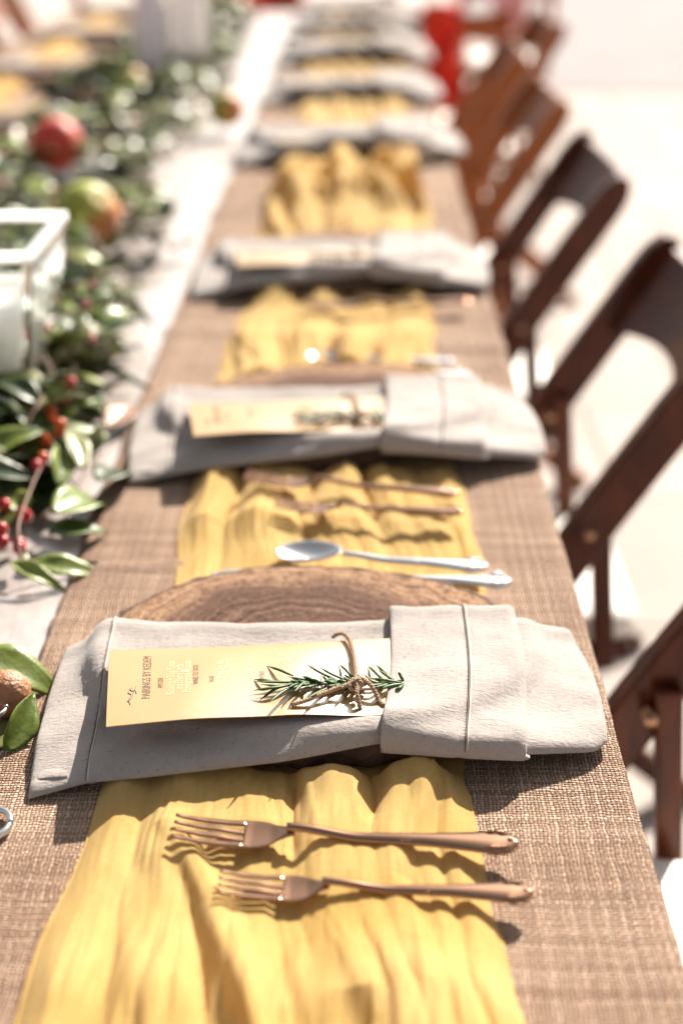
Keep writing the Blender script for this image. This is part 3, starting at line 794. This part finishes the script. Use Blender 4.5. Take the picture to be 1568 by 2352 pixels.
def lay(proto, pL, pR, h, label, cat, group, x0, x1, hr=None):
    """lay cutlery with its local x0 at picture point pL and x1 at pR, on height h"""
    a = at(*pL, h); b = at(*pR, hr if hr is not None else h); dv = b-a; L = dv.length
    ang = math.atan2(dv.y, dv.x); tl = -math.atan2(dv.z, math.hypot(dv.x, dv.y)); s_ = L/(x1-x0)
    c = a-dv/L*(x0*s_)
    o = proto if proto.name not in used else copy_tree(proto); used.add(proto.name)
    o.rotation_euler = (0, tl, ang); o.scale = (s_, s_, s_); o.location = c
    return tag(o, label, cat, group)
GF = 'forks beside the napkins'
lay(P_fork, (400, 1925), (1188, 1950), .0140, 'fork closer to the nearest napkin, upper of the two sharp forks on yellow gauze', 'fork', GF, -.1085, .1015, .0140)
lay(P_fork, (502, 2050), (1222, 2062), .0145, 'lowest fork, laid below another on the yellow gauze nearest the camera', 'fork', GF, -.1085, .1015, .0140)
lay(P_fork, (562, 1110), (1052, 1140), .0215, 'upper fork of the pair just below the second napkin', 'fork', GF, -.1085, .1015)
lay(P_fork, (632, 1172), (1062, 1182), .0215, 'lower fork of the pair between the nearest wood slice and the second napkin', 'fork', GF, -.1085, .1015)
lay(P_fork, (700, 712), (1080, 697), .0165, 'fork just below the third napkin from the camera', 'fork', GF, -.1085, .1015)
GK = 'knives behind the wood slices'
lay(P_knife, (484, 1330), (1172, 1347), .0150, 'silver table knife right behind the nearest wood slice', 'knife', GK, -.125, .114)
lay(P_knife, (560, 862), (1080, 868), .010, 'blurred table knife right behind the second napkin', 'knife', GK, -.125, .114)
GP = 'teaspoons behind the wood slices'
lay(P_spoon, (634, 1285), (1118, 1312), .0160, 'teaspoon with shining bowl behind the nearest wood slice', 'teaspoon', GP, -.059, .106)
lay(P_spoon, (705, 832), (1040, 838), .012, 'blurred teaspoon behind the second napkin', 'teaspoon', GP, -.059, .106)

# opposite side of the table: settings turned round
for i, d in enumerate(LD):
    L = ORD[i]; dl = (-.81, d, 0)
    a = ORI+Vector((-.868+.06, d, 0))
    for P_, nm, cat, gr in ((P_slice, 'wood slice with bark rim', 'wood slice', GS), (P_nap, 'folded grey linen napkin', 'napkin', 'folded linen napkins'), (P_card, 'gold menu card', 'menu card', 'gold menu cards')):
        o = copy_tree(P_); o.location = (-.775, ORI.y+d, T); o.rotation_euler = (0, 0, math.pi); o.scale = (1, 1, 1)
        tag(o, f'{L} {nm} from the camera, left side beyond the garland', cat, gr)

# ------------------------------------------------------------ chairs
def make_chair():
    t = empty('folding_chair')
    def px_(z): return .19-.58*(.83-z)
    for sy in (-1, 1):
        mb = MB(); rs = []
        ax = Vector((.58, 0, 1)).normalized(); pn = Vector((ax.z, 0, -ax.x))
        for z in [0, .1, .2, .3, .4, .5, .6, .7, .76, .79, .808, .820, .828, .832]:
            hw = .024 if z < .79 else .024*math.sqrt(max(.02, 1-((z-.79)/.0425)**2)); cx = px_(z)+.010*sstep(.6, .83, z)
            c = Vector((cx, sy*.187, z)); th = .014
            rs.append([c+pn*hw+Vector((0, -th, 0)), c+pn*hw+Vector((0, th, 0)), c-pn*hw+Vector((0, th, 0)), c-pn*hw+Vector((0, -th, 0))])
        mb.rings(rs); mb.build('back_post', M['chair'], t, smooth=False, bevel=.004)
        mb = MB(); zt, zb = .625, .415
        x1, x2 = px_(zt)+.0, px_(zt)+.020
        a = Vector((x1, sy*.166, zt)); b = Vector((x2, sy*.166, zb)); rs = []
        for k in range(9):
            p = a.lerp(b, k/8); rs.append([p+Vector((.012, -.008, 0)), p+Vector((.012, .008, 0)), p+Vector((-.012, .008, 0)), p+Vector((-.012, -.008, 0))])
        mb.rings(rs); mb.build('brace', M['chair'], t, smooth=False, bevel=.003)
        mb = MB(); a = Vector((-.20, sy*.15, .415)); b = Vector((.30, sy*.15, 0)); rs = []
        q = (b-a).normalized(); n_ = Vector((-q.z, 0, q.x))
        for k in range(7):
            p = a.lerp(b, k/6); rs.append([p+n_*.018+Vector((0, -.010, 0)), p+n_*.018+Vector((0, .010, 0)), p-n_*.018+Vector((0, .010, 0)), p-n_*.018+Vector((0, -.010, 0))])
        mb.rings(rs); mb.build('rear_leg', M['chair'], t, smooth=False, bevel=.003)
        mb = MB(); mb.tube([(px_(.60), sy*.202, .60), (px_(.60), sy*.152, .60)], .006, 12); mb.build('bolt', M['metal'], t)
    # curved top panel
    mb = MB(); P1 = []; P2 = []
    for i in range(25):
        f = i/24; y = -.176+.352*f; bow = .030*math.sin(math.pi*f)
        zlo = .712+.022*math.sin(math.pi*f); zhi = .822-.012*math.sin(math.pi*f)
        a = []; b = []
        for k in range(9):
            z = zlo+(zhi-zlo)*k/8; x = px_(z)+bow+.012*sstep(.6, .83, z)
            a.append((x-.006, y, z)); b.append((x+.006, y, z))
        P1.append(a+b[::-1])
    mb.rings(P1); mb.build('back_panel', M['chair'], t, smooth=False, bevel=.003)
    # seat
    mb = MB(); mb.box((-.06, 0, .425), (.37, .30, .022)); mb.build('seat_frame', M['chair'], t, smooth=False, bevel=.005)
    mb = MB(); P = []
    for k, (ins, z) in enumerate(((0, .437), (0, .452), (.004, .461), (.014, .467), (.05, .470), (.12, .471))):
        r_ = []
        for j in range(48):
            a = 2*math.pi*j/48; ca, sa = math.cos(a), math.sin(a)
            r_.append((-.05+math.copysign(abs(ca)**.28, ca)*(.188-ins), math.copysign(abs(sa)**.28, sa)*(.150-ins), z))
        P.append(r_)
    mb.rings(P); mb.build('seat_pad', M['pad'], t)
    for (x, z, y) in ((px_(.22), .22, .176), (.08, .18, .14), (px_(.40), .395, .176)):
        mb = MB(); mb.box((x, 0, z), (.022, 2*y, .03)); mb.build('stretcher', M['chair'], t, smooth=False, bevel=.003)
    return t
CH = make_chair(); GC = 'brown folding chairs round the tables'
def chair(x, y, rz, label, sun_tinted=False):
    o = CH if 'ch' not in used else copy_tree(CH); used.add('ch')
    o.location = (x, y, 0); o.rotation_euler = (0, 0, rz)
    if sun_tinted:  # same chair wood, sunlight coloured into it
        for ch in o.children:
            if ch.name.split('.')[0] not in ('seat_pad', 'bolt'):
                ch.material_slots[0].link = 'OBJECT'; ch.material_slots[0].material = M['sun_tinted']
    return tag(o, label, 'chair', GC)
ny = [.442*q+.1875 for q in (1.55, 3.17, 4.83, 6.42, 8.05)]
for i, y in enumerate(ny):
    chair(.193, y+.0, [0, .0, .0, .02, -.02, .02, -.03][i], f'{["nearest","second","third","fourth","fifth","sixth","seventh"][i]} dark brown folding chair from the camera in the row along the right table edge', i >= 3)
for i, y in enumerate((3.0, 3.75, 4.5, 5.2)):
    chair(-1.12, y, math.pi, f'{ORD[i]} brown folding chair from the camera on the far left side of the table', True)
chair(-.45, 5.70, math.pi/2, 'sun-tinted brown folding chair at the head of the table', True)
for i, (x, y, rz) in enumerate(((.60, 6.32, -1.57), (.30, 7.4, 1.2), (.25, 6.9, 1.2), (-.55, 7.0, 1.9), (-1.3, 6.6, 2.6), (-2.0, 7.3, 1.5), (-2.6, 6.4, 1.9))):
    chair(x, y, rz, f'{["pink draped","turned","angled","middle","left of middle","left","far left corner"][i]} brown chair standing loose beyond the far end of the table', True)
# red and pink cloths hanging over far chairs
def drape(name, x, y, z, w, h, mat, label, ry=0):
    X, Z = np.meshgrid(np.linspace(-w/2, w/2, 40), np.linspace(0, 1, 50)); n = VN(int(abs(x*77))+2)
    Y = .05*np.cos(Z*np.pi)*0+.018*np.sin(X*60+4*n(Z*3, Z*0))+.02*n(X*14, Z*5)
    # over the chair back and down both sides
    yy = np.where(Z < .5, -.03, .03)*np.abs(1-np.exp(-np.abs(Z-.5)*30)); zz = z-h*np.abs(Z-.5)*2*(1+.08*n(X*8, Z*0))
    o = npgrid(name, x+X*(1+.12*n(Z*4, Z*0)), y+Y+yy, zz, mat); s_ = o.modifiers.new('s', 'SOLIDIFY'); s_.thickness = .004
    return tag(o, label, 'cloth')
chair(.36, 4.40, .05, 'sun-tinted brown chair beside the red cloth at the far right table end', True)
chair(.27, 4.86, -math.pi/2, 'sun-tinted brown chair under the bright red cloth beyond the right chair row', True)
drape('red_jacket', .255, 4.66, .85, .12, .32, M['red'], 'bright red cloth hanging beside the far right corner of the table')
drape('red_shawl', -.36, 5.885, .87, .26, .42, M['red'], 'small red cloth glimpsed behind the middle of the far table end')
drape('pink_scarf', .60, 6.14, .875, .14, .3, M['pink'], 'pale pink cloth right of the red one beyond the table end')

# ------------------------------------------------------------ fruit, candle boxes
def fruit(name, c, r_, mat, label, cat, sq=(1, 1, 1), stemmed=True):
    t = empty(name, c); mb = MB(); rs = []
    for i in range(25):
        f = i/24*math.pi; rr = math.sin(f); z = math.cos(f)
        dim = .12*math.exp(-(rr/.28)**2)
        z *= 1-dim
        rs.append([(r_*sq[0]*rr*math.cos(a)*(1+.02*nz(math.cos(a)*2, math.sin(a)*2, z)), r_*sq[1]*rr*math.sin(a), r_*sq[2]*z) for a in [2*math.pi*j/32 for j in range(32)]])
    mb.rings(rs); mb.build('skin', mat, t)
    if stemmed:
        mb = MB(); mb.tube([(0, 0, r_*.8), (.002, 0, r_*1.02), (.006, .002, r_*1.2)], [.0016, .0013, .0018], 8); mb.build('stalk', M['stem'], t)
    return tag(t, label, cat)
p = at(200, 468, .080); f_ = fruit('pear', (p.x, p.y, T+.066), .045, M['pear'], 'large green and pink blushed fruit in the garland behind the candle box', 'fruit', (1, 1, .95)); f_.rotation_euler = (.5, .7, 0)
p = at(128, 308, .085); f_ = fruit('apple', (p.x, p.y, T+.068), .045, M['apple'], 'round red fruit among the leaves at the left', 'fruit'); f_.rotation_euler = (.9, .2, 0)
p = at(22, 1640, 0); f_ = fruit('brown_fruit', (p.x, p.y, T+.016), .0160, M['kiwi'], 'small brown orange fruit under a pale leaf at the left picture edge', 'fruit'); f_.rotation_euler = (1.2, -.9, 0)
for (x, y, h, lab) in ((520, 250, .05, 'small pale apple half hidden in leaves near the white vase'), (300, 190, .05, 'pale round fruit left of the white vase foot')):
    p = at(x, y, h); fruit('apple', (p.x, p.y, T+h), .036, M['pear'], lab, 'fruit')

def candle_box(c, h, wt, wb, label, hc):
    t = empty('candle_box', c)
    mb = MB()
    def sq(w_, z): return [(w_*sx, w_*sy, z) for sx, sy in ((-1, -1), (1, -1), (1, 1), (-1, 1))]
    g_ = .007
    mb.rings([sq(wb, 0), sq(wt, h), sq(wt-g_, h), sq(wb-g_, .012)]); mb.F = mb.F
    mb.build('glass', M['glass'], t, smooth=False, bevel=.0015)
    mb = MB(); rs = []
    for rr, z in ((.8, .0135), (1, .016), (1, hc-.012), (.94, hc-.002), (.6, hc), (.1, hc-.003)):
        q = (wb+(wt-wb)*z/h-.010)*rr
        rs.append([(q*math.copysign(abs(math.cos(a))**.3, math.cos(a)), q*math.copysign(abs(math.sin(a))**.3, math.sin(a)), z) for a in [2*math.pi*j/48 for j in range(48)]])
    mb.rings(rs); cdl = mb.build('candle', M['wax'], t)
    mb = MB(); mb.tube([(0, 0, hc-.007), (.001, 0, hc+.008)], .0012, 6); mb.build('wick', M['inkd'], cdl)
    mb = MB(); w_ = wt-.002
    mb.rings([sq(w_+.003, h-.001), sq(w_+.003, h+.007), sq(w_-.006, h+.007), sq(w_-.006, h-.001), sq(w_+.003, h-.001)], caps=False)
    mb.build('rim', M['wax'], t, smooth=False)
    return tag(t, label, 'candle holder')
candle_box((-.385, 1.36, T+.002), .178, .084, .062, 'square glass box with white pillar candle at the left edge before the large fruit', .128)
# tall white vase in the middle of the table
def vase(px, py, w0, w1, h, label, mat):
    p = at(px, py); t = MB(); rs = []
    for z, rr in ((0, w0*.9), (.01, w0), (h*.5, (w0+w1)/2), (h-.01, w1), (h, w1-.003), (h-.004, w1-.008), (.03, w0-.010)):
        rs.append([(rr*math.cos(a), rr*math.sin(a), z) for a in [2*math.pi*j/48 for j in range(48)]])
    t.rings(rs); o = t.build('vase', mat); o.location = (p.x, p.y, T+.002); return tag(o, label, 'vase', 'white vases')
vase(352, 205, .034, .034, .42, 'slim lavender white vase, left one of the pair standing in the garland', M['pole'])
vase(438, 195, .046, .046, .42, 'broad white vase, right one of the pair standing in the garland', M['frost'])

# ------------------------------------------------------------ garland
def leaf_mesh(mb, base, d, up, L, W, curl=.25, cup=.25, fold=0, tips=None, wav=.03, att=None, av=0.5):
    d = Vector(d).normalized(); up = Vector(up); side = d.cross(up).normalized(); up = side.cross(d).normalized()
    na, nb = 11, 6; P = []
    for i in range(na+1):
        t = i/na; w_ = W/2*(math.sin(math.pi*min(1, t*1.0)**.82)**.9 if 0 < t < 1 else 0)*(1-.15*t)
        ang = curl*t; c = Vector(base)+d*L*t*math.cos(ang*.6)-up*L*t*math.sin(ang*.6)*t
        row = []
        for j in range(nb+1):
            s = (j/nb-.5)*2
            row.append(c+side*w_*s*(1-.1*abs(cup))+up*(cup*w_*abs(s)**1.3+wav*L*math.sin(t*11+s*2)*abs(s)**2*.5))
        P.append(row)
    n0 = len(mb.V); mb.grid(P)
    if att is not None: att += [av-(.55 if j == nb//2 else .0)+(.12 if i % 2 else -.06)*(0 if j == nb//2 else 1) for i in range(na+1) for j in range(nb+1)]
def finish_foliage(mb, att, name, mat, parent):
    o = mb.build(name, mat, parent, recalc=False)
    a = o.data.attributes.new('leafv', 'FLOAT', 'POINT'); a.data.foreach_set('value', att)
    s_ = o.modifiers.new('s', 'SOLIDIFY'); s_.thickness = .0005
    return o
GB = 'leafy branches of the garland'
def branch(x, y, ang, L, n, hz, mats, label, berries=0, bm='berry'):
    t = empty('garland_branch', (x, y, T)); d = Vector((math.cos(ang), math.sin(ang), 0)); sd = Vector((-d.y, d.x, 0))
    pts = [d*(L*(k/5-.5))+sd*random.uniform(-.02, .02)+Vector((0, 0, hz*(.25+.75*math.sin(math.pi*k/5))+.006)) for k in range(6)]
    st = spline(pts, 24); mb = MB(); mb.tube(st, [.0019-.0011*k/23 for k in range(24)], 7); mb.build('stem', M['stem'], t)
    gr = {}
    for k in range(n):
        f = (k+.5)/n; p = st[int(f*23)]; s = 1 if k % 2 else -1; tl = random.uniform(.5, 1.2)
        dd = (d*math.cos(tl)+sd*s*math.sin(tl)+Vector((0, 0, random.uniform(-.15, .55)))).normalized()
        up = Vector((random.uniform(-.5, .5), random.uniform(-.5, .5), 1))
        mt = random.choice(mats); mb, att = gr.setdefault(mt, (MB(), []))
        LL = random.uniform(.036, .074); leaf_mesh(mb, p, dd, up, LL, LL*random.uniform(.48, .62), random.uniform(.1, .9), random.uniform(.05, .5), att=att, av=random.random())
    for mt, (mb, att) in gr.items():
        for i_, v in enumerate(mb.V):
            if v[2] < .003: mb.V[i_] = (v[0], v[1], .003+random.random()*.001)
        finish_foliage(mb, att, 'foliage', M[mt], t)
    for b in range(berries):
        p = st[random.randrange(4, 22)]; q = p+Vector((random.uniform(-.03, .03), random.uniform(-.03, .03), random.uniform(.0, .03)))
        q.z = max(q.z, .007)
        mb = MB(); mb.tube(spline([p, (p+q)/2+Vector((0, 0, .006)), q], 6), .0006, 5); sk = mb.build('berry_stalk', M['stem'], t)
        mb = MB(); r_ = random.uniform(.0042, .0058)
        mb.rings([[(q.x+r_*math.sin(f)*math.cos(a), q.y+r_*math.sin(f)*math.sin(a), q.z+r_*math.cos(f)) for a in [2*math.pi*j/14 for j in range(14)]] for f in [math.pi*i/9 for i in range(10)]])
        mb.build('berry', M[bm], t)
    return tag(t, label, 'foliage', GB)
def zone(y):
    return 'beside the glass candle box' if y < 1.6 else 'behind the candle box' if y < 2.1 else 'round the large blushed fruit' if y < 2.8 else 'near the foot of the white vases' if y < 4 else 'at the far end of the table'
ks = 0
y = 1.06
while y < 5.1:
    dens = 10 if y < 2.0 else 9
    for q in range(dens):
        if y < 1.2: xc = random.uniform(-.56, -.33)
        elif y < 1.68: xc = random.choice((random.uniform(-.335, -.30), random.uniform(-.64, -.52)))
        elif y < 2.3: xc = random.uniform(-.60, -.34)
        else: xc = random.uniform(-.63, -.37)
        narrow = 1.2 <= y < 1.68
        ks += 1
        mats = random.choice([['leaf', 'leafl', 'leafo'], ['leaf', 'leafl'], ['leaf', 'leaf', 'leaf', 'leafb'], ['leafo', 'leaf'], ['leafl', 'leafl', 'leaf']])
        nb_ = 5 if (q == 0 and y < 2.6) else 0
        branch(xc, y+random.uniform(-.05, .05), math.pi/2+random.uniform(-1.1, 1.1)*(.25 if narrow else 1), random.uniform(.14, .22), random.randint(9, 14), random.uniform(.02, .065) if y < 1.6 else random.uniform(.03, .08), mats,
               f'leafy green branch {"with small berries " if nb_ else ""}{zone(y)} in the table garland', nb_, random.choice(('berry', 'berryo')))
    y += .155 if y < 2 else .24
# near branch placed leaf by leaf
def pxleaf(mb, att, a, b, ha, hb, W, up, curl, cup, av=.5):
    A = at(*a, ha); B = at(*b, hb); leaf_mesh(mb, A-O_, (B-A), up, (B-A).length*1.03, W, curl, cup, att=att, av=av)
def near_branch(name, lst, stems, label, berries=()):
    global O_
    O_ = at(*lst[0][1]); O_.z = T
    t = empty('garland_branch', O_); gr = {}
    for mt, a, b, ha, hb, W, up, curl, cup, av in lst:
        mb, att = gr.setdefault(mt, (MB(), [])); pxleaf(mb, att, a, b, ha, hb, W, up, curl, cup, av)
    for mt, (mb, att) in gr.items(): finish_foliage(mb, att, 'foliage', M[mt], t)
    for pts in stems:
        mb = MB(); q = spline([at(*p[:2], p[2])-O_ for p in pts], 20); mb.tube(q, [.0016-.0008*k/19 for k in range(20)], 7); mb.build('stem', M['stem'], t)
    for (x, y_, h, mt) in berries:
        q = at(x, y_, h)-O_; r_ = .0052; mb = MB()
        mb.rings([[(q.x+r_*math.sin(f)*math.cos(a), q.y+r_*math.sin(f)*math.sin(a), q.z+r_*1.1*math.cos(f)) for a in [2*math.pi*j/16 for j in range(16)]] for f in [math.pi*i/10 for i in range(11)]])
        mb.build('berry', M[mt], t)
    return tag(t, label, 'foliage', GB)
near_branch('a', [
    ('leafl', (-60, 1500), (150, 1566), .030, .014, .034, (0, -.3, 1), .5, .15, .3),
    ('leafl', (10, 1725), (88, 1590), .006, .026, .024, (.9, -.2, .7), .2, .55, .1),
    ('leafo', (-60, 1715), (132, 1642), .004, .004, .030, (0, -.1, 1), .1, .1, .2)],
    [[(-60, 1490, .03), (-20, 1496, .03), (0, 1500, .03)]], 'three leaves lying beside the small brown fruit at the left picture edge')
near_branch('b', [
    ('leafl', (75, 1292), (240, 1308), .018, .008, .022, (.1, -.5, 1), .3, .2, .4),
    ('leafl', (22, 1290), (150, 1345), .020, .008, .016, (.3, -.6, 1), .3, .35, .8),
    ('leaf', (190, 1300), (252, 1308), .006, .006, .012, (0, -.4, 1), .3, .3, .1),
    ('leaf', (110, 1225), (250, 1195), .02, .018, .030, (-.2, -.3, 1), .4, .2, .7),
    ('leafl', (120, 1180), (270, 1098), .035, .03, .038, (.3, -.3, 1), .7, .3, .2),
    ('leaf', (225, 1105), (305, 1045), .03, .02, .034, (.1, -.4, 1), .5, .2, .2),
    ('leafl', (135, 1115), (150, 1000), .03, .055, .026, (.6, -.6, .6), .4, .4, .3),
    ('leafo', (190, 1080), (165, 960), .035, .06, .026, (.5, -.7, .4), .3, .3, .9),
    ('leafl', (50, 1050), (90, 955), .03, .055, .036, (.1, -.8, .6), .3, .3, .9),
    ('leaf', (20, 1150), (0, 1060), .02, .05, .03, (.1, -.8, .6), .5, .3, .5),
    ('leaf', (200, 1160), (60, 1150), .02, .02, .036, (.1, -.3, .9), .5, .3, .1),
    ('leaf', (60, 1120), (170, 1130), .012, .012, .040, (.1, -.3, .9), .3, .3, .1),
    ('leafl', (60, 1180), (10, 1110), .02, .04, .026, (.1, -.5, .9), .9, .4, .8),
    ('leafo', (200, 1045), (238, 975), .03, .05, .018, (.4, -.7, .6), .2, .5, .9),
    ('leafb', (240, 985), (328, 905), .012, .02, .030, (.2, -.5, 1), .4, .3, .5),
    ('leaf', (236, 846), (345, 884), .02, .012, .012, (0, -.4, 1), .2, .2, .2),
    ('leaf', (205, 886), (245, 932), .02, .012, .012, (.2, -.4, 1), .2, .2, .2),
    ('leaf', (0, 935), (110, 905), .04, .05, .034, (.1, -.5, 1), .4, .2, .8),
    ('leaf', (80, 885), (190, 858), .04, .05, .036, (0, -.5, 1), .5, .25, .3),
    ('leafo', (60, 1290), (100, 1262), .01, .01, .016, (0, -.4, 1), .5, .25, .6)],
    [[(50, 1300, .015), (42, 1230, .03), (50, 1180, .035), (90, 1080, .04), (140, 980, .04)], [(95, 1190, .02), (170, 1120, .03), (230, 1040, .03)], [(190, 1300, .006), (120, 1290, .012), (60, 1290, .016)]],
    'drooping garland branch with red berries whose pale leaf tips reach over the burlap edge',
    [(52, 1178, .03, 'berry'), (60, 1185, .026, 'berry'), (45, 1258, .022, 'berry'), (8, 1245, .022, 'berry'), (5, 1215, .03, 'berry'), (45, 1248, .022, 'berry'), (12, 1160, .03, 'berry'), (85, 1070, .04, 'berry'), (100, 1052, .042, 'berryo'),
     (112, 950, .05, 'berryo'), (122, 965, .052, 'berryo'), (133, 978, .05, 'berryo'), (140, 990, .05, 'berryo'), (118, 942, .055, 'berryo'), (98, 1005, .045, 'berryo'), (110, 1012, .045, 'berryo'), (90, 995, .045, 'berryo'), (150, 915, .05, 'berry'), (165, 905, .05, 'berry'), (140, 975, .056, 'berryo')])
# metal rims peeping in at the left edge
mb = MB(); p = at(-22, 1905, .004)
mb.tube([(p.x+.012*math.cos(a), p.y+.014*math.sin(a), T+.008) for a in [2*math.pi*j/36 for j in range(37)]], .0022, 10)
tag(mb.build('metal_ring', M['silver']), 'rounded shiny metal rim at the left picture edge on the burlap', 'ring')
mb = MB(); p = at(-22, 1620, .02)
mb.tube([(p.x+.010*math.cos(a), p.y+.012*math.sin(a), T+.018) for a in [2*math.pi*j/36 for j in range(37)]], .0016, 10)
tag(mb.build('metal_ring', M['silver']), 'small shiny metal loop beside the small brown fruit at the left edge', 'ring')
